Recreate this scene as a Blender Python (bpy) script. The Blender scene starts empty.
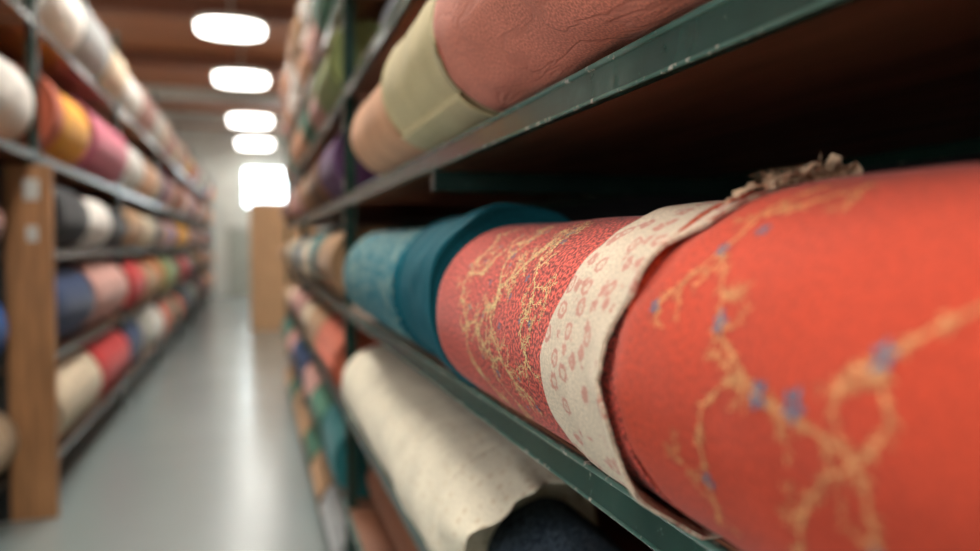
import bpy, bmesh, math, random
from mathutils import Vector, noise
R0 = random.Random(7)
scene = bpy.context.scene
scene.view_settings.view_transform = 'Standard'
scene.view_settings.look = 'None'
COL = scene.collection
CAMZ = 1.6
pi = math.pi

# ------------------------------------------------------------------ materials
MATS = {}
def newmat(name):
    m = bpy.data.materials.new(name); m.use_nodes = True
    nt = m.node_tree
    return m, nt, nt.nodes, nt.links, nt.nodes['Principled BSDF']

def ramp(N, stops):
    r = N.new('ShaderNodeValToRGB')
    e = r.color_ramp.elements
    e[0].position, e[0].color = stops[0][0], (*stops[0][1], 1)
    e[1].position, e[1].color = stops[-1][0], (*stops[-1][1], 1)
    for p, c in stops[1:-1]:
        k = e.new(p); k.color = (*c, 1)
    return r

def mixc(N, Lk, fac, a, b):
    m = N.new('ShaderNodeMix'); m.data_type = 'RGBA'
    if isinstance(fac, (int, float)): m.inputs[0].default_value = fac
    else: Lk.new(fac, m.inputs[0])
    for v, i in ((a, 6), (b, 7)):
        if isinstance(v, tuple): m.inputs[i].default_value = (*v, 1)
        else: Lk.new(v, m.inputs[i])
    return m.outputs[2]

def mathn(N, Lk, op, a, b=None):
    m = N.new('ShaderNodeMath'); m.operation = op
    for v, i in ((a, 0), (b, 1)):
        if v is None: continue
        if isinstance(v, (int, float)): m.inputs[i].default_value = v
        else: Lk.new(v, m.inputs[i])
    return m.outputs[0]

def fabric(color, pattern='plain', second=(.8, .75, .65), grain=350, contrast=.25, rough=.85, pscale=40, bump=.35, mw=.03, sheen=.08, gloc=(.38, .62), crease=0):
    key = (color, pattern, second, grain, contrast, pscale)
    if key in MATS: return MATS[key]
    m, nt, N, Lk, P = newmat('woven_fabric')
    uv = N.new('ShaderNodeUVMap')
    nz = N.new('ShaderNodeTexNoise'); nz.inputs['Scale'].default_value = grain; nz.inputs['Detail'].default_value = 3
    Lk.new(uv.outputs[0], nz.inputs['Vector'])
    big = N.new('ShaderNodeTexNoise'); big.inputs['Scale'].default_value = 9
    Lk.new(uv.outputs[0], big.inputs['Vector'])
    dark = tuple(c * (1 - contrast) for c in color)
    lite = tuple(min(1, c * (1 + contrast) + .06 * contrast * min(1, c * 4)) for c in color)
    r = ramp(N, [(gloc[0], dark), (gloc[1], lite)])
    Lk.new(nz.outputs[0], r.inputs[0])
    c = r.outputs[0]
    rb = ramp(N, [(.35, (.85, .85, .85)), (.65, (1, 1, 1))])
    Lk.new(big.outputs[0], rb.inputs[0])
    mm = N.new('ShaderNodeMix'); mm.data_type = 'RGBA'; mm.blend_type = 'MULTIPLY'; mm.inputs[0].default_value = 1
    Lk.new(c, mm.inputs[6]); Lk.new(rb.outputs[0], mm.inputs[7]); c = mm.outputs[2]
    if pattern == 'dots':
        v = N.new('ShaderNodeTexVoronoi'); v.inputs['Scale'].default_value = pscale; v.inputs['Randomness'].default_value = .5
        Lk.new(uv.outputs[0], v.inputs['Vector'])
        f = mathn(N, Lk, 'LESS_THAN', v.outputs['Distance'], .27)
        c = mixc(N, Lk, f, c, second)
    elif pattern == 'rings':
        ds = N.new('ShaderNodeTexNoise'); ds.inputs['Scale'].default_value = 190; ds.inputs['Detail'].default_value = 3
        Lk.new(uv.outputs[0], ds.inputs['Vector'])
        v = N.new('ShaderNodeTexVoronoi'); v.inputs['Scale'].default_value = pscale; v.inputs['Randomness'].default_value = .7
        Lk.new(uv.outputs[0], v.inputs['Vector'])
        a = mathn(N, Lk, 'ADD', v.outputs['Distance'], mathn(N, Lk, 'MULTIPLY', mathn(N, Lk, 'SUBTRACT', ds.outputs[0], .5), .42))
        b = mathn(N, Lk, 'ABSOLUTE', mathn(N, Lk, 'SUBTRACT', a, .31))
        rr = ramp(N, [(.04, (1, 1, 1)), (.13, (0, 0, 0))]); Lk.new(b, rr.inputs[0])
        rd = ramp(N, [(.06, (.8, .8, .8)), (.14, (0, 0, 0))]); Lk.new(a, rd.inputs[0])
        f = mathn(N, Lk, 'MAXIMUM', rr.outputs[0], rd.outputs[0])
        c = mixc(N, Lk, mathn(N, Lk, 'MULTIPLY', f, .64), c, second)
    elif pattern == 'stripes':
        w = N.new('ShaderNodeTexWave'); w.inputs['Scale'].default_value = pscale * .25
        w.bands_direction = 'X'; Lk.new(uv.outputs[0], w.inputs['Vector'])
        f = mathn(N, Lk, 'GREATER_THAN', w.outputs[0], .6)
        c = mixc(N, Lk, f, c, second)
    elif pattern == 'motif':
        ds = N.new('ShaderNodeTexNoise'); ds.inputs['Scale'].default_value = pscale
        ds.inputs['Distortion'].default_value = 2.5
        Lk.new(uv.outputs[0], ds.inputs['Vector'])
        b = mathn(N, Lk, 'ABSOLUTE', mathn(N, Lk, 'SUBTRACT', ds.outputs[0], .5))
        rr = ramp(N, [(mw, (1, 1, 1)), (mw * 2, (0, 0, 0))]); Lk.new(b, rr.inputs[0])
        c = mixc(N, Lk, mathn(N, Lk, 'MULTIPLY', rr.outputs[0], .7), c, second)
    Lk.new(c, P.inputs['Base Color'])
    P.inputs['Roughness'].default_value = rough
    P.inputs['Specular IOR Level'].default_value = .25
    P.inputs['Sheen Weight'].default_value = sheen
    P.inputs['Sheen Roughness'].default_value = .5
    bp = N.new('ShaderNodeBump'); bp.inputs['Strength'].default_value = bump; bp.inputs['Distance'].default_value = .0012
    Lk.new(nz.outputs[0], bp.inputs['Height']); Lk.new(bp.outputs[0], P.inputs['Normal'])
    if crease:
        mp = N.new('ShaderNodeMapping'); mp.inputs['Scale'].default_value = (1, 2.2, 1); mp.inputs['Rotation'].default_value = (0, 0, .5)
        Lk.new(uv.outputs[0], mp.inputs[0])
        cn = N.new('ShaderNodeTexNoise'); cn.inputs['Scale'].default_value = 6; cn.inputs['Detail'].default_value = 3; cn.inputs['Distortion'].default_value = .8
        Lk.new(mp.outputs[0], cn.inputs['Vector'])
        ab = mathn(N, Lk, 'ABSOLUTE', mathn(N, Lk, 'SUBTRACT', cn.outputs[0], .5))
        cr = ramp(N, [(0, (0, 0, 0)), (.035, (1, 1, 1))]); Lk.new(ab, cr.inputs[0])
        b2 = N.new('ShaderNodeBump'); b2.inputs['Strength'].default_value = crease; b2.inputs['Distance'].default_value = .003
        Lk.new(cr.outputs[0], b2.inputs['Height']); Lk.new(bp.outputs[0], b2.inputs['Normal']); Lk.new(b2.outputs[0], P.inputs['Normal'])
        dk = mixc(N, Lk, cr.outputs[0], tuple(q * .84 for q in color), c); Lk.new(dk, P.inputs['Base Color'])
    MATS[key] = m
    return m

def solid(name, color, rough=.6, metallic=0, nscale=8, var=.2, bump=0, stretch=(1, 1, 1), coord='Object'):
    key = ('s', name, color, rough)
    if key in MATS: return MATS[key]
    m, nt, N, Lk, P = newmat(name)
    tc = N.new('ShaderNodeTexCoord'); mp = N.new('ShaderNodeMapping'); mp.inputs['Scale'].default_value = stretch
    Lk.new(tc.outputs[coord], mp.inputs[0])
    nz = N.new('ShaderNodeTexNoise'); nz.inputs['Scale'].default_value = nscale; nz.inputs['Detail'].default_value = 5
    Lk.new(mp.outputs[0], nz.inputs['Vector'])
    r = ramp(N, [(.35, tuple(c * (1 - var) for c in color)), (.65, tuple(min(1, c * (1 + var)) for c in color))])
    Lk.new(nz.outputs[0], r.inputs[0]); Lk.new(r.outputs[0], P.inputs['Base Color'])
    P.inputs['Roughness'].default_value = rough; P.inputs['Metallic'].default_value = metallic
    if bump:
        bp = N.new('ShaderNodeBump'); bp.inputs['Strength'].default_value = bump; bp.inputs['Distance'].default_value = .01
        Lk.new(nz.outputs[0], bp.inputs['Height']); Lk.new(bp.outputs[0], P.inputs['Normal'])
    MATS[key] = m
    return m

def green_paint(name, c0, c1, thr, chipc):
    m, nt, N, Lk, P = newmat(name)
    tc = N.new('ShaderNodeTexCoord')
    nz = N.new('ShaderNodeTexNoise'); nz.inputs['Scale'].default_value = 34; nz.inputs['Detail'].default_value = 6; nz.inputs['Roughness'].default_value = .7
    Lk.new(tc.outputs['Object'], nz.inputs['Vector'])
    n2 = N.new('ShaderNodeTexNoise'); n2.inputs['Scale'].default_value = 7; n2.inputs['Detail'].default_value = 4
    Lk.new(tc.outputs['Object'], n2.inputs['Vector'])
    base = ramp(N, [(.35, c0), (.65, c1)]); Lk.new(n2.outputs[0], base.inputs[0])
    chip = ramp(N, [(thr, (0, 0, 0)), (thr + .03, (1, 1, 1))]); Lk.new(nz.outputs[0], chip.inputs[0])
    c = mixc(N, Lk, chip.outputs[0], base.outputs[0], chipc)
    Lk.new(c, P.inputs['Base Color'])
    rr = ramp(N, [(.3, (.12, .12, .12)), (.7, (.30, .30, .30))]); Lk.new(nz.outputs[0], rr.inputs[0])
    Lk.new(rr.outputs[0], P.inputs['Roughness'])
    bp = N.new('ShaderNodeBump'); bp.inputs['Strength'].default_value = .3; bp.inputs['Distance'].default_value = .001
    bp.invert = True
    Lk.new(chip.outputs[0], bp.inputs['Height']); Lk.new(bp.outputs[0], P.inputs['Normal'])
    return m
GREEN = green_paint('chipped_green_paint', (.011, .040, .031), (.022, .066, .050), .665, (.17, .15, .11))
GREENW = green_paint('worn_green_edge', (.04, .11, .085), (.10, .18, .145), .57, (.44, .42, .35))
GREEND = green_paint('dark_green_paint', (.010, .026, .022), (.02, .045, .036), .72, (.1, .1, .08))
SLOT = solid('slot_hole', (.01, .012, .01), .9)
BOARD = solid('brown_shelf_board', (.26, .105, .055), .55, nscale=14, var=.3, stretch=(1, .15, 1))
BACK_SHADE = solid('shade_back_panel', (.006, .006, .008), .9)  # shade of the deep shelves put into a near-black sheet, stops light leaks
WOOD = solid('orange_brown_wood', (.40, .19, .08), .5, nscale=10, var=.25, stretch=(3, 3, .3), bump=.1)
WOODB = solid('pale_wood', (.5, .29, .15), .55, nscale=10, var=.15, stretch=(3, 3, .3))
CARD = solid('cardboard', (.42, .3, .19), .85, nscale=40)
PAPER = solid('paper_label', (.6, .59, .55), .8)
GOLD = solid('gold_print_thread', (.76, .52, .25), .8, nscale=420, var=.35)
GOLD2 = solid('pale_gold_print_thread', (.70, .31, .12), .8, nscale=160, var=.35)
BLUE = solid('blue_print_thread', (.12, .16, .23), .8, nscale=300, var=.3)
FRAY = solid('frayed_thread', (.55, .37, .24), .95, nscale=120, var=.35)

def emis(name, color, s):
    m, nt, N, Lk, P = newmat(name)
    P.inputs['Base Color'].default_value = (*color, 1)
    P.inputs['Emission Color'].default_value = (*color, 1)
    P.inputs['Emission Strength'].default_value = s
    return m
LAMP = emis('lamp_diffuser', (1, .97, .90), 8)
LAMP_UNSEEN = emis('unseen_lamp_diffuser', (1, .96, .88), 27)  # boosted glow for lamps added out of view near the camera
LAMP_ADDED = emis('added_lamp_diffuser', (1, .96, .88), 42)  # stronger glow for out-of-view lamps added to brighten the aisle
WINDOW = emis('bright_window_glass', (.84, .95, 1), 9)

# ------------------------------------------------------------------ helpers
def link(o, parent=None):
    COL.objects.link(o)
    if parent is not None: o.parent = parent
    return o

def meshobj(name, bm, mats, loc=(0, 0, 0), parent=None, smooth=False):
    me = bpy.data.meshes.new(name)
    bm.normal_update(); bm.to_mesh(me); bm.free()
    for m in mats: me.materials.append(m)
    if smooth:
        me.polygons.foreach_set('use_smooth', [True] * len(me.polygons))
    o = bpy.data.objects.new(name, me); o.location = loc
    return link(o, parent)

def addbox(bm, a, b, mi=0, bev=0):
    xs, ys, zs = (a[0], b[0]), (a[1], b[1]), (a[2], b[2])
    v = [bm.verts.new((xs[i], ys[j], zs[k])) for i in (0, 1) for j in (0, 1) for k in (0, 1)]
    F = [(0, 1, 3, 2), (4, 6, 7, 5), (0, 4, 5, 1), (2, 3, 7, 6), (0, 2, 6, 4), (1, 5, 7, 3)]
    fs = []
    for f in F:
        q = bm.faces.new([v[i] for i in f]); q.material_index = mi; fs.append(q)
    if bev:
        es = list({e for f in fs for e in f.edges})
        bmesh.ops.bevel(bm, geom=es, offset=bev, segments=2, affect='EDGES', profile=.5, material=mi)

def box(name, a, b, mat, parent=None, bev=0, origin=None):
    bm = bmesh.new()
    c = origin or ((a[0] + b[0]) / 2, (a[1] + b[1]) / 2, min(a[2], b[2]))
    addbox(bm, tuple(min(a[i], b[i]) - c[i] for i in range(3)), tuple(max(a[i], b[i]) - c[i] for i in range(3)), 0, bev)
    p = parent.location if parent else Vector((0, 0, 0))
    return meshobj(name, bm, [mat], Vector(c) - p, parent)

def empty(name, loc, label, cat, group=None):
    e = bpy.data.objects.new(name, None); e.location = loc; e.empty_display_size = .1
    COL.objects.link(e); e['label'] = label; e['category'] = cat
    if group: e['group'] = group
    return e

def struct(o):
    o['kind'] = 'structure'; return o

# ------------------------------------------------------------------ fabric roll
class Surf:
    def __init__(s, r, t, th0, wob, seed, yfun=None):
        s.r, s.t, s.th0, s.wob, s.seed, s.yfun = r, t, th0, wob, seed, yfun
    def R(s, y, th):
        fr = ((th - s.th0) / (2 * pi)) % 1.0
        v = noise.noise(Vector((math.cos(th) * 1.4 + s.seed * 3.1, math.sin(th) * 1.4, y * 5 + s.seed)))
        v2 = noise.noise(Vector((math.cos(th) * 3 + s.seed * 1.7, math.sin(th) * 3, y * 14 + s.seed)))
        R = s.r - s.t * fr + s.wob * v + s.wob * .45 * v2
        if s.yfun: R += s.yfun(y, th)
        return R
    def P(s, y, th, off=0):
        R = s.R(y, th) + off
        return (R * math.cos(th), y, max(0.0 if off == 0 else -off, s.r + R * math.sin(th)))

def build_roll(r, L, mat, surf=None, seed=0, n=56, m=16, rings=9, rc=.028, th0=None, t=.004, wob=.0022, prints=None, extra=(), endwave=0):
    if th0 is None: th0 = -1.0
    S = surf or Surf(r, t, th0, wob, seed)
    bm = bmesh.new(); uvl = bm.loops.layers.uv.new('UVMap')
    uvs = {}
    rnd = random.Random(seed)
    ys = [-L / 2 + L * j / m for j in range(m + 1)]
    def ring(y, fac=None, yo=0, absr=None, inset=0):
        vs = []
        for i in range(n + 1):
            th = S.th0 + 2 * pi * min(i / n, .9999)
            ew = endwave * (math.sin(th * 2 + 1) + .5 * math.sin(th * 5 + seed)) * max(0, 1 - (y + L / 2) / .15) if endwave else 0
            if absr is None:
                x, yy, z = S.P(y, th, 0)
                if inset:
                    k = 1 - inset / S.r
                    x *= k; z = S.r + (z - S.r) * k
            else:
                k = absr / S.R(y, th)
                x, yy, z = S.P(y, th, 0)
                x *= k; z = S.r + (z - S.r) * k
                ew *= (absr / S.r) ** 2
            v = bm.verts.new((x, y + yo + ew, z))
            uvs[v] = (y + yo + seed * .37 + (S.r - absr if absr else 0), th * S.r)
            vs.append(v)
        return vs
    seq = []
    radii = [rc + (r - .004 - rc) * i / rings for i in range(rings + 1)]
    offs = [rnd.uniform(-.004, .004) for _ in radii]
    for k, a in enumerate(radii):
        seq.append(ring(-L / 2, absr=a, yo=.006 + offs[k] * .6 + (.004 if k % 2 else 0)))
    seq.append(ring(-L / 2, inset=.0015, yo=0))
    seq += [ring(y if 0 < j < m else (y + .002 if j == 0 else y - .002)) for j, y in enumerate(ys)]
    seq.append(ring(L / 2, inset=.0015, yo=0))
    for k in range(rings, -1, -1):
        seq.append(ring(L / 2, absr=radii[k], yo=-.006 - offs[k] * .6 - (.004 if k % 2 else 0)))
    for a, b in zip(seq[:-1], seq[1:]):
        for i in range(n):
            f = bm.faces.new((a[i], a[i + 1], b[i + 1], b[i])); f.smooth = True
            for lp in f.loops: lp[uvl].uv = uvs[lp.vert]
    body = seq[rings + 1: len(seq) - rings - 1]
    for a, b in zip(body[:-1], body[1:]):
        f = bm.faces.new((a[n], a[0], b[0], b[n]))
        for lp in f.loops: lp[uvl].uv = uvs[lp.vert]
    mats = [mat] + list(extra)
    if prints: prints(bm, S, L)
    bmesh.ops.recalc_face_normals(bm, faces=[f for f in bm.faces if f.material_index == 0])
    me = bpy.data.meshes.new('fabric_roll')
    bm.to_mesh(me); bm.free()
    for q in mats: me.materials.append(q)
    return me

def core_mesh(L, rc, r):
    bm = bmesh.new(); n = 24
    rs = []
    for y, rr in ((-L / 2 + .02, rc * .8), (-L / 2 - .008, rc * .8), (-L / 2 - .008, rc * .99), (L / 2 + .008, rc * .99), (L / 2 + .008, rc * .8), (-L / 2 + .02, rc * .8)):
        rs.append([bm.verts.new((rr * math.cos(2 * pi * i / n), y, r + rr * math.sin(2 * pi * i / n))) for i in range(n)])
    for a, b in zip(rs[:-1], rs[1:]):
        for i in range(n):
            bm.faces.new((a[i], a[(i + 1) % n], b[(i + 1) % n], b[i])).smooth = True
    bmesh.ops.recalc_face_normals(bm, faces=bm.faces)
    me = bpy.data.meshes.new('cardboard_core'); bm.to_mesh(me); bm.free(); me.materials.append(CARD)
    return me

def place_roll(me, r, L, x, y, z, label, group, rc=.028, core=True):
    o = bpy.data.objects.new('fabric_roll', me); o.location = (x, y, z); COL.objects.link(o)
    o['label'] = label; o['category'] = 'fabric roll'
    if group: o['group'] = group
    if core:
        c = bpy.data.objects.new('cardboard_core', core_mesh(L, rc, r)); COL.objects.link(c); c.parent = o
    return o

# ------------------------------------------------------------------ printed vines (part of the cloth mesh)
def vine_printer(seed, guides, yc, width=.0012, step=.004, leaf=.5, leafl=(.006, .012), twig=.3, twigl=(5, 14), flowers=(), fsize=.008, off=.0006, ymin=-9, ymax=None, endfl=.1, sub=.18, jit=.0022, leafw=(.9, 1.8), nleaf=1):
    """guides: [(y, theta_deg), ...] polylines of the drawn branches on the cloth"""
    def pr(bm, S, L):
        rnd = random.Random(seed)
        def ok(u, s):
            return u > ymin and (ymax is None or u < ymax(s / S.r))
        def ribbon(pts, ws, mi, o=off):
            pv = None
            for i, (u, s) in enumerate(pts):
                a = pts[max(i - 1, 0)]; b = pts[min(i + 1, len(pts) - 1)]
                dx, dy = b[0] - a[0], b[1] - a[1]; l = math.hypot(dx, dy) or 1
                nx, ny = -dy / l, dx / l
                w = ws[i]
                q = [bm.verts.new(S.P(u + nx * w * k, (s + ny * w * k) / S.r, o)) for k in (-1, 1)]
                if pv:
                    f = bm.faces.new((pv[0], pv[1], q[1], q[0])); f.material_index = mi; f.smooth = True
                pv = q
        def leafat(u, s, h, ln, w, mi=1, o=off * 1.3):
            k = 6; bend = rnd.uniform(-.8, .8)
            pts = []; a, b = u, s
            for i in range(k + 1):
                pts.append((a, b)); hh = h + bend * i / k
                a += math.cos(hh) * ln / k; b += math.sin(hh) * ln / k
            if not all(ok(*p) for p in pts): return
            ribbon(pts, [w * math.sin(pi * (i + .15) / (k + .3)) for i in range(k + 1)], mi, o)
        def flower(u, s, size):
            h0 = rnd.uniform(0, 6.28)
            for i in range(5):
                leafat(u + .15 * size * math.cos(h0 + i * 1.257), s + .15 * size * math.sin(h0 + i * 1.257), h0 + i * 1.257 + rnd.uniform(-.2, .2), size * rnd.uniform(.75, 1.1), size * .27, 2, off * 1.9)
        def leaves(u, s, h, w):
            for _ in range(nleaf):
                if rnd.random() < leaf:
                    leafat(u, s, h + rnd.choice((-1, 1)) * rnd.uniform(.35, 1.1), rnd.uniform(*leafl), w * rnd.uniform(*leafw))
        def twigfn(u, s, h, n, w, d):
            pts = [(u, s)]; curl = rnd.uniform(-.16, .16)
            for i in range(n):
                h += curl + rnd.gauss(0, .13)
                u += math.cos(h) * step; s += math.sin(h) * step
                if not ok(u, s): break
                pts.append((u, s))
                leaves(u, s, h, w)
                if d < 2 and rnd.random() < sub:
                    twigfn(u, s, h + rnd.choice((-1, 1)) * rnd.uniform(.5, 1.1), max(3, n // 2), w * .8, d + 1)
            if len(pts) > 2:
                k = len(pts)
                ribbon(pts, [w * (1 - .6 * i / k) for i in range(k)], 1)
                if rnd.random() < endfl: flower(*pts[-1], fsize * .6)
        for g in guides:
            P = [(y - yc, math.radians(t) * S.r) for y, t in g]
            ph = rnd.uniform(0, 6)
            pts = []
            for i in range(len(P) - 1):
                p0 = P[max(i - 1, 0)]; p1 = P[i]; p2 = P[i + 1]; p3 = P[min(i + 2, len(P) - 1)]
                d = math.hypot(p2[0] - p1[0], p2[1] - p1[1]); k = max(2, int(d / step))
                for q in range(k):
                    t = q / k
                    c = [.5 * (2 * p1[a] + (p2[a] - p0[a]) * t + (2 * p0[a] - 5 * p1[a] + 4 * p2[a] - p3[a]) * t * t + (3 * p1[a] - p0[a] - 3 * p2[a] + p3[a]) * t ** 3) for a in (0, 1)]
                    n_ = len(pts)
                    c[0] += jit * noise.noise(Vector((n_ * .3, seed + ph, 0)))
                    c[1] += jit * noise.noise(Vector((n_ * .3, seed + 9 + ph, 0)))
                    if ok(*c): pts.append(tuple(c))
            if len(pts) < 4: continue
            k = len(pts)
            ribbon(pts, [width * rnd.uniform(.7, 1.2) for _ in pts], 1)
            for i in range(1, k - 1):
                h = math.atan2(pts[i + 1][1] - pts[i - 1][1], pts[i + 1][0] - pts[i - 1][0])
                leaves(*pts[i], h, width)
                if rnd.random() < twig:
                    twigfn(*pts[i], h + rnd.choice((-1, 1)) * rnd.uniform(.5, 1.3), rnd.randint(*twigl), width * .75, 0)
        for y, t, sz in flowers:
            flower(y - yc, math.radians(t) * S.r, fsize * sz)
    return pr

# ------------------------------------------------------------------ HERO SHELF CONTENTS
SH = [.065, .495, .925, 1.350, 1.805, 2.235, 2.665, 3.10]
XR = .37
G_MID = 'fabric rolls on the middle shelf'
G_UP = 'fabric rolls on the upper shelf'
G_LOW = 'fabric rolls on the lower shelf'
def ang(d): return math.radians(d)

rA, LA = .142, .655
yA0, yA1 = .585, 1.24
ycA = (yA0 + yA1) / 2
matA = fabric((.50, .072, .050), grain=230, contrast=.6, bump=1.0, sheen=.12, gloc=(.43, .57))
gA = [[(.985, 110), (.955, 128), (.970, 142), (.93, 160), (.94, 175), (.90, 190), (.87, 200), (.82, 207)],
      [(.87, 105), (.84, 120), (.85, 138), (.81, 158), (.825, 175), (.80, 190)],
      [(1.14, 118), (1.09, 132), (1.10, 160), (1.05, 180), (1.06, 200), (.99, 225)],
      [(.94, 158), (.89, 146), (.87, 128), (.83, 112)],
      [(.90, 190), (.95, 200), (.92, 218), (.96, 236)],
      [(1.10, 150), (1.04, 150), (1.02, 135), (.98, 125)],
      [(1.05, 180), (1.0, 178), (.97, 190)]]
fA = [(.83, 128, 1), (.85, 150, .9), (.90, 175, .9), (.955, 138, .9), (.93, 200, 1), (1.04, 170, .8), (.80, 170, .8), (.82, 210, .9), (.88, 160, .8), (.98, 155, .8), (.87, 215, .8)]
prA = vine_printer(6, gA, ycA, width=.0008, step=.0032, leaf=.6, leafl=(.004, .009), twig=.20, twigl=(5, 14), flowers=fA, fsize=.006, ymin=-.32, ymax=lambda t: .322, endfl=.05, sub=.12, jit=.004, leafw=(.8, 1.3), nleaf=2)
meA = build_roll(rA, LA, matA, Surf(rA, .003, ang(-70), .0025, 3), seed=3, n=120, m=50, prints=prA, extra=[GOLD, BLUE])
oA = place_roll(meA, rA, LA, .42, ycA, SH[3], 'coral red roll printed with golden vines and small blue flowers', G_MID)

def e_far(th):  return .738 - .048 * max(0, math.sin(th)) + .006 * math.sin(th * 2 + 1) + .004 * noise.noise(Vector((th * 3, 0, 5)))
def e_near(th): return .588 - .052 * max(0, math.sin(th)) ** 1.3 + .004 * math.sin(th * 1.5 + 2.2) + .009 * noise.noise(Vector((th * 4, 2, 5))) + .003 * noise.noise(Vector((th * 14, 2, 5)))

rC, yC0, yC1 = .150, -.45, .578
LC = yC1 - yC0
cy = (yC0 + yC1) / 2
def cfun(y, th):
    d = e_near(th) - (y + cy)
    if d < 0: return -.0065 - .0025 * min(1, -d / .01)
    return -.0065 * math.exp(-(d / .018) ** 2)
matC = fabric((.54, .052, .018), grain=200, contrast=.18, bump=.6, sheen=.12)
gC = [[(.44, 108), (.469, 122), (.479, 139), (.50, 150), (.522, 159)],
      [(.479, 139), (.45, 150), (.437, 160), (.41, 168), (.384, 174), (.345, 177), (.307, 181), (.30, 192), (.30, 210)],
      [(.40, 170), (.44, 180), (.45, 192), (.455, 204), (.47, 220)],
      [(.20, 136), (.26, 150), (.299, 161), (.325, 168)],
      [(.299, 161), (.29, 174), (.307, 181)],
      [(.47, 125), (.43, 120), (.40, 112)],
      [(.307, 181), (.34, 190), (.36, 203), (.37, 220)]]
fC = [(.479, 139, .8), (.522, 158.5, .7), (.437, 159.5, .9), (.384, 174, 1.0), (.354, 174, 1.15), (.299, 161, 1.0), (.451, 201, .8), (.452, 132, .7), (.30, 198, .7)]
prC = vine_printer(12, gC, cy, width=.0009, step=.0034, leaf=.62, leafl=(.005, .010), twig=.15, twigl=(4, 10), flowers=fC, fsize=.0085, endfl=.0, sub=.08, jit=.003, leafw=(.7, 1.1), nleaf=2,
                   ymax=lambda th: e_near(th) - cy - .02)
meC = build_roll(rC, LC, matC, Surf(rC, .003, ang(-70), .0035, 8, cfun), seed=8, n=128, m=160, prints=prC, extra=[GOLD2, BLUE])
oC = place_roll(meC, rC, LC, .42, cy, SH[3], 'orange-red roll with pale gold branches and blue flowers', G_MID)

def wrap():
    bm = bmesh.new(); uvl = bm.loops.layers.uv.new('UVMap')
    n, m = 220, 30
    grid = {}; uvd = {}
    for layer in (0, 1):
        for i in range(n + 1):
            th = ang(-88) + (2 * pi - .02) * i / n
            e0, e1 = e_far(th), e_near(th)
            lift = .005 * max(0, noise.noise(Vector((th * 2.2, 7, 1))) + .25)
            for j in range(m + 1):
                k = j / m
                y = e0 + (e1 - e0) * k
                R = .1468 + .0012 * k
                R += .0026 * noise.noise(Vector((math.cos(th) * 2, math.sin(th) * 2, y * 16))) + .0018 * noise.noise(Vector((th * 5, 3, y * 50)))
                R += .0012 * (1 + math.sin(th * 9 + y * 30)) * (k ** 3)
                R += (.0028 + lift) * math.exp(-((k - .97) / .07) ** 2)
                R -= .0030 * layer
                z = rA + R * math.sin(th) + .0018
                if z < .0006 + (.001 if layer == 0 else .002): z = .0006 + (.0 if layer == 0 else .0014)
                v = bm.verts.new((R * math.cos(th), y - ycA, z))
                grid[layer, i, j] = v; uvd[v] = (y, th * .145)
    for layer in (0, 1):
        for i in range(n):
            for j in range(m):
                f = bm.faces.new((grid[layer, i, j], grid[layer, i + 1, j], grid[layer, i + 1, j + 1], grid[layer, i, j + 1])); f.smooth = True
    for i in range(n):
        for j in (0, m):
            bm.faces.new((grid[0, i, j], grid[0, i + 1, j], grid[1, i + 1, j], grid[1, i, j]))
    for f in bm.faces:
        for lp in f.loops: lp[uvl].uv = uvd[lp.vert]
    bmesh.ops.recalc_face_normals(bm, faces=bm.faces)
    o = meshobj('printed_wrap', bm, [fabric((.72, .59, .44), 'rings', (.50, .11, .09), 300, .12, pscale=43)], (0, 0, 0), oA)
    o['label'] = 'cream cloth wrap printed with small red rings'
wrap()

def fray():
    rnd = random.Random(4); bm = bmesh.new()
    rows = 6
    def yb(th): return e_near(th) - .535 - .004
    for sheet in range(3):
        pv = None
        t0, t1 = ((66, 106), (72, 98), (80, 118))[sheet]
        for i in range(61):
            th = ang(t0) + ang(t1 - t0) * i / 60
            cur = []
            amp = math.sin(pi * i / 60) ** .5
            for j in range(rows + 1):
                k = j / rows
                jag = .005 * noise.noise(Vector((i * 1.7, sheet, 3))) * k
                R = .149 + amp * (.001 + (.012, .015, .006)[sheet] * k * (1 + .9 * noise.noise(Vector((i * .16, k, 1 + sheet))))) + jag
                y = yb(th) + (sheet - 1) * .007 + .012 * noise.noise(Vector((i * .2, k * 2.5, 9 + sheet))) + .006 * math.sin(k * 4 + sheet)
                cur.append(bm.verts.new((R * math.cos(th), y, R * math.sin(th))))
            if pv:
                for j in range(rows):
                    bm.faces.new((pv[j], cur[j], cur[j + 1], pv[j + 1]))
            pv = cur
    for q in range(300):
        edge = q > 180
        th = ang(rnd.uniform(66, 108)) if not edge else ang(rnd.uniform(110, 215)); y = yb(th) + (rnd.uniform(-.01, .008) if not edge else .006)
        R = .151 + rnd.uniform(0, .010) if not edge else .1505; d = rnd.uniform(-.8, .8); e = rnd.uniform(-1, 1) if not edge else -1
        p = None; l = rnd.uniform(.005, .014) if not edge else rnd.uniform(.004, .009)
        for k in range(6):
            u = k / 5
            RR = R + (l * u * .75 - .008 * u * u if not edge else .002 * u)
            tt = th + d * u * (.07 if not edge else .02); yy = y + e * l * u
            s0 = .0004 if not edge else .0002
            qv = [bm.verts.new(((RR + (s if edge else 0)) * math.cos(tt) + (0 if edge else s), yy, (RR) * math.sin(tt) + (s if edge else 0))) for s in (-s0, s0)]
            if p: bm.faces.new((p[0], p[1], qv[1], qv[0]))
            p = qv
    o = meshobj('frayed_edge', bm, [FRAY], (0, .535 - cy, rC), oC)
    o['label'] = 'frayed tan selvage scrap'
fray()

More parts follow.
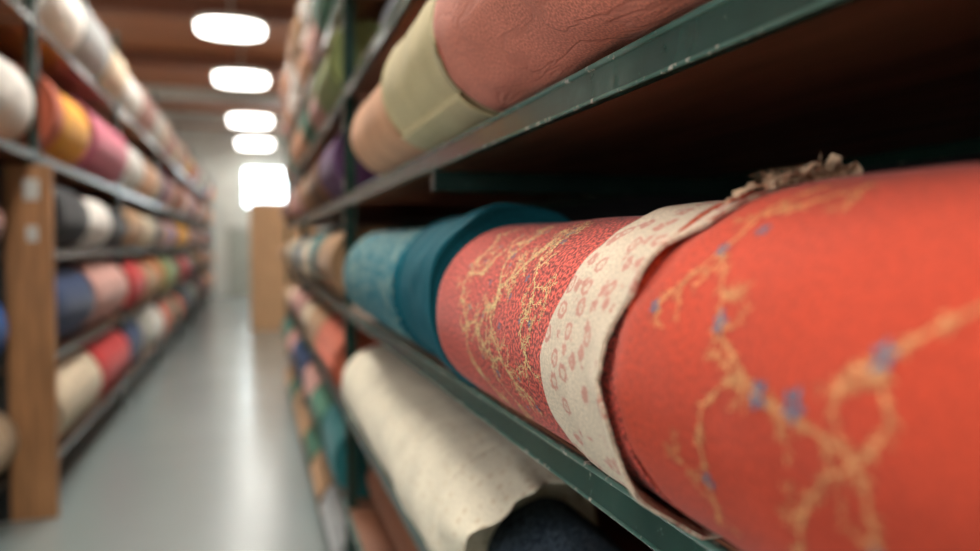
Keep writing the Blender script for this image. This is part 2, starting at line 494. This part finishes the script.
# teal rolls
rT, LT = .158, .37
def sst(x): x = max(0, min(1, x)); return x * x * (3 - 2 * x)
def tfun(y, th):
    yy = y + LT / 2
    e1 = .22 + .06 * math.sin(th - .4) + .015 * math.sin(th * 4)
    e2 = .11 + .05 * math.sin(th * 1.3 + .8)
    e3 = .05 + .03 * math.sin(th * 1.7 + 2)
    return (.005 * sst((e1 - yy) / .005) + .006 * sst((e2 - yy) / .005) + .004 * sst((e3 - yy) / .004) + .003 * math.sin(th * 3 + 1) - .009
            + .005 * noise.noise(Vector((th * 2.5, yy * 14, 4))) * sst((e1 - yy) / .05))
meT = build_roll(rT, LT, fabric((.002, .085, .115), grain=300, contrast=.3, sheen=.0), Surf(rT, .003, ang(-60), .004, 12, tfun), seed=12, n=150, m=120, rings=12, endwave=.008)
place_roll(meT, rT, LT, .435, 1.277 + LT / 2, SH[3], 'plain dark teal roll with loose overlapping outer layers', G_MID)
meT = build_roll(.148, .96, fabric((.002, .125, .175), 'motif', (.34, .40, .30), 220, .2, pscale=13, mw=.022, sheen=0), seed=13, n=72, m=20, th0=-1)
place_roll(meT, .148, .96, .43, 1.69 + .48, SH[3], 'teal blue roll with a faint golden leaf motif', G_MID)
meX = build_roll(.12, .5, fabric((.4, .25, .15), grain=250), seed=14, n=48, m=8)
place_roll(meX, .12, .5, .50, 2.95, SH[3], 'tan roll beside the teal rolls', G_MID)

def addroll(r, y0, y1, x, z, mat, label, group, seed, th0=-1, t=.004, wob=.003, n=80, m=24, **k):
    L = y1 - y0
    me = build_roll(r, L, mat, Surf(r, t, th0, wob, seed), seed=seed, n=n, m=m, **k)
    return place_roll(me, r, L, x, (y0 + y1) / 2, z, label, group)
addroll(.132, -.3, 1.22, .40, SH[4], fabric((.58, .19, .125), grain=300, contrast=.28, crease=.32), 'dusty coral pink roll with soft creases', G_UP, 21, wob=.009, m=70)
addroll(.137, 1.24, 1.75, .405, SH[4], fabric((.56, .45, .24), grain=260, contrast=.15), 'pale yellow-beige plain fabric roll', G_UP, 22, th0=ang(230), t=.007, wob=.006)
addroll(.122, 1.78, 2.42, .405, SH[4], fabric((.64, .32, .17), grain=260, contrast=.15), 'peach tan plain fabric roll', G_UP, 23)
# lower shelf
def ledge(y, th): return .004 * sst((-.36 + .05 * math.sin(th * 2) - y) / .008)
Lw = 2.98 - 1.36
CREAMD = fabric((.76, .68, .52), 'dots', (.60, .49, .34), 240, .12, pscale=44)
SW = Surf(.152, .004, ang(-60), .006, 31, ledge)
meW = build_roll(.152, Lw, CREAMD, SW, seed=31, n=110, m=140, rings=14, endwave=.012)
oW = place_roll(meW, .152, Lw, .462, 1.36 + Lw / 2, SH[2], 'cream roll with a faint dotted weave and ragged loose edge', G_LOW)
def flap():
    bm = bmesh.new(); uvl = bm.loops.layers.uv.new('UVMap'); uvd = {}; g = {}
    n, m = 70, 24
    for ly in (0, 1):
        for i in range(n + 1):
            th = ang(38) + ang(150) * i / n
            edge = -.155 + .035 * math.sin(th * 2.2 + .3) + .018 * noise.noise(Vector((th * 4, 1, 2))) + .05 * (abs(i / n - .5) * 2) ** 3
            for j in range(m + 1):
                k = j / m
                y = -Lw / 2 + .03 + (edge - .03) * k
                R = SW.R(max(y, -Lw / 2), th) + .0022 - .026 * max(0, k - .25) ** 1.6 + .006 * k * math.sin(th * 7 + 1) * sst(k * 1.5) + .004 * k * noise.noise(Vector((th * 5, k * 3, 5))) - .0012 * ly
                v = bm.verts.new((R * math.cos(th), y, .152 + R * math.sin(th))); g[ly, i, j] = v; uvd[v] = (y, th * .152)
    for ly in (0, 1):
        for i in range(n):
            for j in range(m):
                bm.faces.new((g[ly, i, j], g[ly, i + 1, j], g[ly, i + 1, j + 1], g[ly, i, j + 1])).smooth = True
    for i in range(n):
        for j in (0, m): bm.faces.new((g[0, i, j], g[0, i + 1, j], g[1, i + 1, j], g[1, i, j]))
    for j in range(m):
        for i in (0, n): bm.faces.new((g[0, i, j], g[0, i, j + 1], g[1, i, j + 1], g[1, i, j]))
    for f in bm.faces:
        for lp in f.loops: lp[uvl].uv = uvd[lp.vert]
    bmesh.ops.recalc_face_normals(bm, faces=bm.faces)
    o = meshobj('loose_flap', bm, [CREAMD], (0, 0, 0), oW); o['label'] = 'loose drooping end of the cream cloth'
flap()
addroll(.110, -.2, 1.33, .49, SH[2], fabric((.012, .024, .040), 'motif', (.10, .13, .16), 200, .6, pscale=36, mw=.03, sheen=0, bump=1), 'dark navy speckled denim roll', G_LOW, 32, n=96, wob=.010)
addroll(.14, 2.0, 3.25, .58, SH[1], fabric((.26, .09, .04), grain=240), 'rust brown plain fabric roll', 'fabric rolls on the rack shelves', 33)
addroll(.15, .7, 1.95, .58, SH[1], fabric((.10, .13, .16), grain=240), 'slate blue plain fabric roll', 'fabric rolls on the rack shelves', 34)
addroll(.14, 1.5, 3.2, .58, SH[0], fabric((.4, .32, .23), grain=240), 'plain beige fabric roll', 'fabric rolls on the rack shelves', 35)
addroll(.15, 1.2, 2.9, .60, SH[5], fabric((.1, .11, .13), grain=240), 'plain charcoal fabric roll', 'fabric rolls on the rack shelves', 36)

# ------------------------------------------------------------------ racks
def rack(side, xf, y0, y1, depth, levels, ztop, label, braces=(), panel=True, bh=.044, mats=None):
    s = side
    G1, G2 = mats or (GREEN, GREENW)
    e = empty('shelving_rack', (xf + s * depth / 2, (y0 + y1) / 2, 0), label, 'shelving rack', 'green metal shelving racks')
    pw = .034
    for yy, d in ((y0, 1), (y1, -1)):
        for xx, dx in ((xf, s), (xf + s * depth, -s)):
            bm = bmesh.new()
            def bb(x0, x1, ya, yb, mi=0, z0=0, z1=ztop):
                addbox(bm, (min(x0, x1), min(ya, yb), z0), (max(x0, x1), max(ya, yb), z1), mi)
            bb(0, dx * .003, 0, d * pw)
            bb(0, dx * .05, 0, d * .003)
            z = .08
            while z < ztop - .05 and xx == xf:
                bb(-dx * .0006, dx * .0, d * .012, d * .022, 1, z, z + .03); z += .075
            meshobj('upright_post', bm, [G1, SLOT], Vector((xx, yy, 0)) - e.location, e)
    for z in levels:
        for xx, dx in ((xf, s), (xf + s * depth, -s)):
            bm = bmesh.new()
            def bb(x0, x1, za, zb, bev=0, mi=0):
                addbox(bm, (min(x0, x1), -(y1 - y0) / 2 + pw, za), (max(x0, x1), (y1 - y0) / 2 - pw, zb), mi, bev)
            bb(0, dx * .004, -bh, -.0015, .0012)
            bb(dx * .004, dx * .014, -bh, -bh + .003)
            bb(-dx * .003, dx * .007, -.009, -.0012, .0025, 1)
            bb(-dx * .0015, dx * .004, -bh - .001, -bh + .004, .0015, 1)
            meshobj('shelf_beam', bm, [G1, G2], Vector((xx, (y0 + y1) / 2, z)) - e.location, e)
        xa, xb = xf + s * .0075, xf + s * (depth - .0075)
        bm = bmesh.new(); c = ((xa + xb) / 2, (y0 + y1) / 2)
        addbox(bm, (-abs(xb - xa) / 2, -(y1 - y0) / 2 + pw, -.018), (abs(xb - xa) / 2, (y1 - y0) / 2 - pw, 0))
        meshobj('shelf_board', bm, [BOARD], Vector((c[0], c[1], z)) - e.location, e)
        if z > 1.5:
            for by in braces:
                box('cross_brace', (xf + s * .006, by - .015, z - .088), (xf + s * (depth - .006), by + .015, z - bh - .001), GREEND, e, .002)
    if panel:
        x1 = xf + s * (depth + .002)
        box('back_panel', (x1, y0, .02), (x1 + s * .006, y1, ztop), BACK_SHADE, e)
    return e

bays = [.1, 3.38, 6.4, 9.4]
for i in range(3):
    rack(1, XR, bays[i], bays[i + 1], .85, SH, 3.6, 'green painted metal rack with chipped beams full of fabric rolls', braces=(1.7,) if i == 0 else ())
rack(1, XR, -1.8, .1, .85, SH[2:5], 3.6, 'green painted metal rack with chipped beams full of fabric rolls')

SL = [.28, .92, 1.56, 2.14, 2.92]
LB = [5.32, 8.4, 11.5, 14.6, 17.7, 20.8, 23.8, 26.8]
for a, b in zip(LB[:-1], LB[1:]):
    rack(-1, -1.2, a, b, .85, SL, 3.62, 'dark green metal rack stacked with fabric rolls along the aisle', bh=.045, mats=(GREEND, GREEND))
rack(-1, -1.2, 2.3, 5.28, .85, SL[3:], 3.62, 'dark green metal rack carrying large pale rolls up high', bh=.045, mats=(GREEND, GREEND))
DSH = solid('dark_shelf', (.03, .035, .035), .6)
def lowunit():
    e = empty('wooden_shelf_unit', (-1.75, 3.8, 0), 'orange-brown wooden shelf unit with upright end board and labels', 'shelf unit')
    x0, x1 = -1.355, -2.0
    box('end_board', (-1.108, 5.17, 0), (-1.352, 5.225, 2.06), WOOD, e, .004)
    box('side_panel', (x0, 5.175, 0), (x1, 5.22, 2.06), DSH, e, .003)
    box('side_panel', (x0, 2.6, 0), (x1, 2.64, 2.06), WOOD, e, .003)
    for z in (.28, .92, 1.56):
        box('shelf_board', (x0, 2.64, z - .05), (x1, 5.17, z), DSH, e, .002)
    for z, w in ((1.86, .08), (1.62, .06)):
        box('paper_label', (-1.21 + w / 2, 5.1655, z), (-1.21 - w / 2, 5.1695, z + w * 1.5), PAPER, e)
    box('back_panel', (x1 - .004, 2.6, 0), (x1 - .02, 5.22, 2.06), BACK_SHADE, e)
lowunit()

# ------------------------------------------------------------------ fill racks with rolls
PAL = {
 'white': (.70, .67, .62), 'cream': (.62, .50, .35), 'grey': (.34, .35, .35), 'red': (.48, .022, .022), 'yellow': (.74, .33, .015),
 'pink': (.52, .13, .19), 'navy': (.012, .035, .11), 'black': (.010, .011, .015), 'tan': (.40, .23, .12), 'orange': (.60, .19, .05),
 'teal': (.02, .16, .17), 'blue': (.02, .11, .40), 'green': (.05, .16, .10), 'olive': (.27, .30, .11), 'purple': (.12, .045, .13),
 'rose': (.52, .27, .23), 'brown': (.18, .075, .03), 'coral': (.56, .13, .07), 'slate': (.08, .15, .19), 'peach': (.66, .36, .22)}
NM = list(PAL)
def sequence(side, xf, y0, y1, z, rbase, names, seed, group, lmin=.55, lmax=.95, over=.03, gapmax=.42, lens=(), plain=False):
    rnd = random.Random(seed); y = y0 + .03; k = 0
    while y < y1 - .25:
        L = lens[k] if k < len(lens) else rnd.uniform(lmin, lmax)
        L = min(L, y1 - .02 - y)
        nm = names[k] if k < len(names) else rnd.choice(NM); k += 1
        r = min(rbase * rnd.uniform(.88, 1.06), gapmax / 2)
        pat = rnd.choice(('plain', 'plain', 'plain', 'dots', 'stripes')) if k > len(lens) and not plain else 'plain'
        sec = PAL[rnd.choice(('white', 'cream', 'tan', 'slate'))]
        far = y > 9
        me = build_roll(r, L, fabric(PAL[nm], pat, sec, 200, .15, pscale=14), seed=seed * 31 + k, n=28 if far else 40, m=4, rings=5, th0=rnd.uniform(2.2, 4), t=.012, wob=.008)
        desc = {'plain': 'plain', 'dots': 'dotted', 'stripes': 'striped'}[pat]
        place_roll(me, r, L, xf + side * (r - over + rnd.uniform(0, .03)), y + L / 2, z,
                   '%s %s fabric roll lying on a rack shelf' % (desc, nm), group, core=not far)
        y += L + rnd.uniform(.02, .05)

GR = 'fabric rolls on the rack shelves'
rows_r = {0: ['grey', 'tan', 'green', 'tan'], 1: ['teal', 'green', 'rose', 'navy'], 2: ['coral', 'tan', 'cream', 'rose'],
          3: ['tan', 'teal', 'cream', 'slate'], 4: ['purple', 'brown', 'tan', 'rose'], 5: ['olive', 'rose', 'green', 'peach'],
          6: ['green', 'rose', 'peach', 'white'], 7: ['rose', 'peach', 'white', 'tan']}
for li, z in enumerate(SH):
    for b in (1, 2):
        nm = rows_r[li][:] if b == 1 else rows_r[li][::-1]
        sequence(1, XR, bays[b] + .04, bays[b + 1] - .02, z, .17, nm, 100 + li * 7 + b, GR, over=.06, gapmax=.365, lmin=.6, lmax=.95, plain=True)
rows_l = {0: (['cream', 'red'], ['navy', 'slate', 'white'], (1.35, 1.5)),
          1: (['navy', 'rose'], ['red', 'tan', 'orange'], (1.2, 1.6)),
          2: (['black', 'white', 'black'], ['tan', 'cream', 'brown'], (.95, .95, .95)),
          3: (['coral', 'yellow', 'pink'], ['white', 'peach', 'cream'], (.22, .90, 1.7)),
          4: (['white', 'grey', 'cream'], ['white', 'rose', 'white'], (1.0, 1.0, .9))}
rad_l = [.285, .27, .22, .285, .29]
for li, z in enumerate(SL):
    gm = [.57, .56, .50, .68, .62][li]
    for bi, (a, b) in enumerate(zip(LB[:-1], LB[1:])):
        nm = rows_l[li][0] if bi == 0 else (rows_l[li][1] if bi == 1 else [])
        ln = rows_l[li][2] if bi == 0 else ()
        sequence(-1, -1.2, a + .04, b - .03, z, rad_l[li], nm, 300 + li * 11 + bi, GR, lmin=.75, lmax=1.2, gapmax=gm, over=.10, lens=ln)
for li, nm, ln in ((3, ['rose', 'grey', 'white'], (.4, .9, 1.5)), (4, ['white', 'cream', 'white', 'grey'], ())):
    sequence(-1, -1.2, 2.36, 5.24, SL[li], .29, nm, 400 + li, GR, gapmax=.62, lens=ln)
for z, nm, r in ((.28, ['tan', 'cream', 'tan', 'cream'], .2), (.92, ['slate', 'red', 'blue', 'blue'], .24), (1.56, ['tan', 'brown', 'rose', 'cream'], .18)):
    sequence(-1, -1.355, 2.68, 5.16, z, r, nm, 500 + int(z * 10), GR, gapmax=.5, over=.07)

def farunit():
    e = empty('wooden_cabinet', (.7, 18.5, 0), 'light wooden cabinet with a plain tall end panel', 'cabinet')
    box('end_panel', (-.03, 15.6, 0), (1.25, 15.66, 2.42), WOODB, e, .004)
    box('back_panel', (1.2, 15.66, 0), (1.25, 22, 2.42), WOODB, e)
    box('end_panel', (.05, 22, 0), (1.25, 22.06, 2.42), WOODB, e)
    for z in (.1, .7, 1.3, 1.9, 2.36):
        box('shelf_board', (.05, 15.66, z - .03), (1.2, 22, z), WOODB, e)
farunit()
for z in (.1, .7, 1.3):
    sequence(1, .1, 15.7, 21.9, z, .22, [], 600 + int(z * 10), GR, over=0, gapmax=.5, lmin=.8, lmax=1.2)

# ------------------------------------------------------------------ room
XL, XRW, YB, YF, ZC = -4.5, 4.0, -5.0, 27.0, 5.3
def floor_mat():
    m, nt, N, Lk, P = newmat('polished_grey_floor')
    tc = N.new('ShaderNodeTexCoord')
    nz = N.new('ShaderNodeTexNoise'); nz.inputs['Scale'].default_value = .9; nz.inputs['Detail'].default_value = 3
    Lk.new(tc.outputs['Object'], nz.inputs['Vector'])
    r = ramp(N, [(.3, (.19, .235, .235)), (.7, (.22, .27, .27))]); Lk.new(nz.outputs[0], r.inputs[0])
    Lk.new(r.outputs[0], P.inputs['Base Color'])
    P.inputs['Roughness'].default_value = .4
    P.inputs['Specular IOR Level'].default_value = .6
    P.inputs['Coat Weight'].default_value = 1.0
    P.inputs['Coat IOR'].default_value = 1.7
    r2 = ramp(N, [(.3, (.20, .20, .20)), (.7, (.25, .25, .25))]); Lk.new(nz.outputs[0], r2.inputs[0])
    Lk.new(r2.outputs[0], P.inputs['Coat Roughness'])
    return m
def plank_mat():
    m, nt, N, Lk, P = newmat('brown_plank_ceiling')
    tc = N.new('ShaderNodeTexCoord')
    bk = N.new('ShaderNodeTexBrick'); bk.inputs['Scale'].default_value = 1
    bk.inputs['Brick Width'].default_value = 4; bk.inputs['Row Height'].default_value = .22; bk.inputs['Mortar Size'].default_value = .012
    bk.inputs['Color1'].default_value = (.42, .16, .07, 1); bk.inputs['Color2'].default_value = (.34, .12, .052, 1); bk.inputs['Mortar'].default_value = (.09, .035, .02, 1)
    Lk.new(tc.outputs['Object'], bk.inputs['Vector']); Lk.new(bk.outputs[0], P.inputs['Base Color'])
    P.inputs['Roughness'].default_value = .6
    return m
WALL = solid('cream_wall', (.72, .74, .69), .85, nscale=2, var=.05)
struct(box('floor', (XL, YB, -.1), (XRW, YF, 0), floor_mat(), None, 0, ((XL + XRW) / 2, (YB + YF) / 2, 0)))
struct(box('ceiling', (XL, YB, ZC), (XRW, YF, ZC + .1), plank_mat()))
struct(box('wall_far', (XL - .1, YF, -.1), (XRW + .1, YF + .1, ZC + .1), WALL))
struct(box('wall_back', (XL - .1, YB - .1, -.1), (XRW + .1, YB, ZC + .1), WALL))
struct(box('wall_left', (XL - .1, YB, -.1), (XL, YF, ZC + .1), WALL))
struct(box('wall_right', (XRW, YB, -.1), (XRW + .1, YF, ZC + .1), WALL))
BEAM = solid('brown_beam', (.2, .075, .04), .6)
PALE = solid('pale_steel', (.5, .51, .48), .5)
ti = 1
for yy, mt in ((5.5, BEAM), (9.2, BEAM), (12.9, BEAM), (16.6, BEAM), (20.3, PALE), (24, PALE)):
    struct(box('trim_%d' % ti, (XL, yy - .12, ZC - .28), (XRW, yy + .12, ZC - .001), mt)); ti += 1
dr = box('door_1', (-.75, YF - .05, 0), (.05, YF - .001, 2.1), solid('grey_green_door', (.42, .45, .40), .5), None, .004); struct(dr)
struct(box('trim_%d' % ti, (-.83, YF - .06, 2.11), (.13, YF - .001, 2.2), PALE)); ti += 1

def window(i, cx, cz, w, h, axis='y', pos=YF - .01, s=-1):
    bm = bmesh.new()
    if axis == 'y':
        addbox(bm, (-w / 2, min(0, s * .02), -h / 2), (w / 2, max(0, s * .02), h / 2), 0)
        for k in (-.5, 0, .5):
            addbox(bm, (k * w - .03, min(s * .021, s * .06), -h / 2 - .03), (k * w + .03, max(s * .021, s * .06), h / 2 + .03), 1)
            addbox(bm, (-w / 2, min(s * .021, s * .055), k * h - .03), (w / 2, max(s * .021, s * .055), k * h + .03), 1)
        loc = (cx, pos, cz)
    else:
        addbox(bm, (min(0, s * .02), -w / 2, -h / 2), (max(0, s * .02), w / 2, h / 2), 0)
        for k in (-.5, -.25, 0, .25, .5):
            addbox(bm, (min(s * .021, s * .06), k * w - .03, -h / 2 - .03), (max(s * .021, s * .06), k * w + .03, h / 2 + .03), 1)
        for k in (-.5, 0, .5):
            addbox(bm, (min(s * .021, s * .055), -w / 2, k * h - .03), (max(s * .021, s * .055), w / 2, k * h + .03), 1)
        loc = (pos, cx, cz)
    return struct(meshobj('window_%d' % i, bm, [WINDOW, PALE], loc))
window(1, .45, 3.45, 1.35, 1.25)
FILLW = emis('added_fill_window', (.93, .97, 1), 4)
fill_win2 = window(2, -.6, 2.6, 5.0, 2.4, 'x', XL + .005, 1); fill_win2.data.materials[0] = FILLW  # unseen window added as soft fill from the left for the near rolls
fill_win3 = window(3, 23.6, 2.6, 3.6, 3.0, 'x', XRW - .005, -1); fill_win3.data.materials[0] = emis('added_fill_window', (.93, .97, 1), 3.5)  # another unseen window, added to brighten the far end
for k, (x, y) in enumerate(((-2.6, 25.2), (1.5, 25.2))):
    o = box('column', (x - .2, y - .2, 0), (x + .2, y + .2, ZC), WALL, None, .01)
    o['label'] = 'pale square building column near the end of the aisle'; o['category'] = 'column'

def lamp(x, y0, y1, w, mat, z=4.6):
    e = empty('ceiling_lamp', (x, (y0 + y1) / 2, z), 'rounded rectangular glowing panel lamp hung below the plank ceiling', 'ceiling lamp', 'ceiling lamps')  # serves the unseen added lamps as well as the visible row
    def rr(wx, wy, rad, z0, z1, mat, name):
        bm = bmesh.new(); pts = []
        for cx, cy_, a0 in ((1, 1, 0), (-1, 1, 90), (-1, -1, 180), (1, -1, 270)):
            for k in range(9):
                a = math.radians(a0 + 11.25 * k)
                pts.append((cx * (wx / 2 - rad) + rad * math.cos(a), cy_ * (wy / 2 - rad) + rad * math.sin(a)))
        lo = [bm.verts.new((p[0], p[1], z0)) for p in pts]; hi = [bm.verts.new((p[0], p[1], z1)) for p in pts]
        bm.faces.new(lo[::-1]); bm.faces.new(hi)
        for i in range(len(pts)):
            j = (i + 1) % len(pts); bm.faces.new((lo[i], lo[j], hi[j], hi[i]))
        meshobj(name, bm, [mat], (0, 0, 0), e)
    rr(w, y1 - y0, .36, 0, .03, mat, 'lamp_diffuser')
    rr(w + .04, y1 - y0 + .04, .38, .0305, .10, PALE, 'lamp_housing')
    for k in (-.25, .25):
        bm = bmesh.new()
        bmesh.ops.create_cone(bm, cap_ends=True, segments=10, radius1=.012, radius2=.012, depth=ZC - z - .10)
        meshobj('hanging_rod', bm, [PALE], (0, k * (y1 - y0), .10 + (ZC - z - .10) / 2), e)
for x, y0, y1, w, mt in ((-.25, 11.4, 12.4, .90, LAMP), (-.15, 14.8, 16.1, .92, LAMP), (0, 19.6, 21.4, .98, LAMP), (.12, 24.0, 26.2, 1.0, LAMP),
                     (-.35, 8.0, 9.1, .9, LAMP_ADDED), (-.35, 5.6, 6.7, .9, LAMP_ADDED), (-.4, 2.8, 3.9, .9, LAMP_UNSEEN), (-.5, -.8, .3, .9, LAMP_UNSEEN), (-.5, -4.0, -2.9, .9, LAMP_UNSEEN),  # out-of-view lamps added nearer the camera to brighten rack and aisle
                     (-3.3, 12, 13.1, .9, LAMP_ADDED), (-3.3, 17, 18.1, .9, LAMP_ADDED), (2.6, 13, 14.1, .9, LAMP_ADDED), (2.6, 18, 19.1, .9, LAMP_ADDED)):  # unseen lamps over neighbouring aisles, added for extra light
    lamp(x, y0, y1, w, mt)

w = bpy.data.worlds.new('world'); scene.world = w; w.use_nodes = True
w.node_tree.nodes['Background'].inputs[0].default_value = (.5, .55, .6, 1)
w.node_tree.nodes['Background'].inputs[1].default_value = .2

# ------------------------------------------------------------------ camera
cam = bpy.data.cameras.new('camera'); co = bpy.data.objects.new('camera', cam); COL.objects.link(co)
co.location = (0, 0, CAMZ)
co.rotation_euler = (math.radians(90 - 2.18), 0, -math.atan(238 / 800))
cam.sensor_width = 36; cam.lens = 800 / 980 * 36
cam.clip_start = .02
cam.dof.use_dof = True; cam.dof.focus_distance = .84; cam.dof.aperture_fstop = 1.9
scene.camera = co
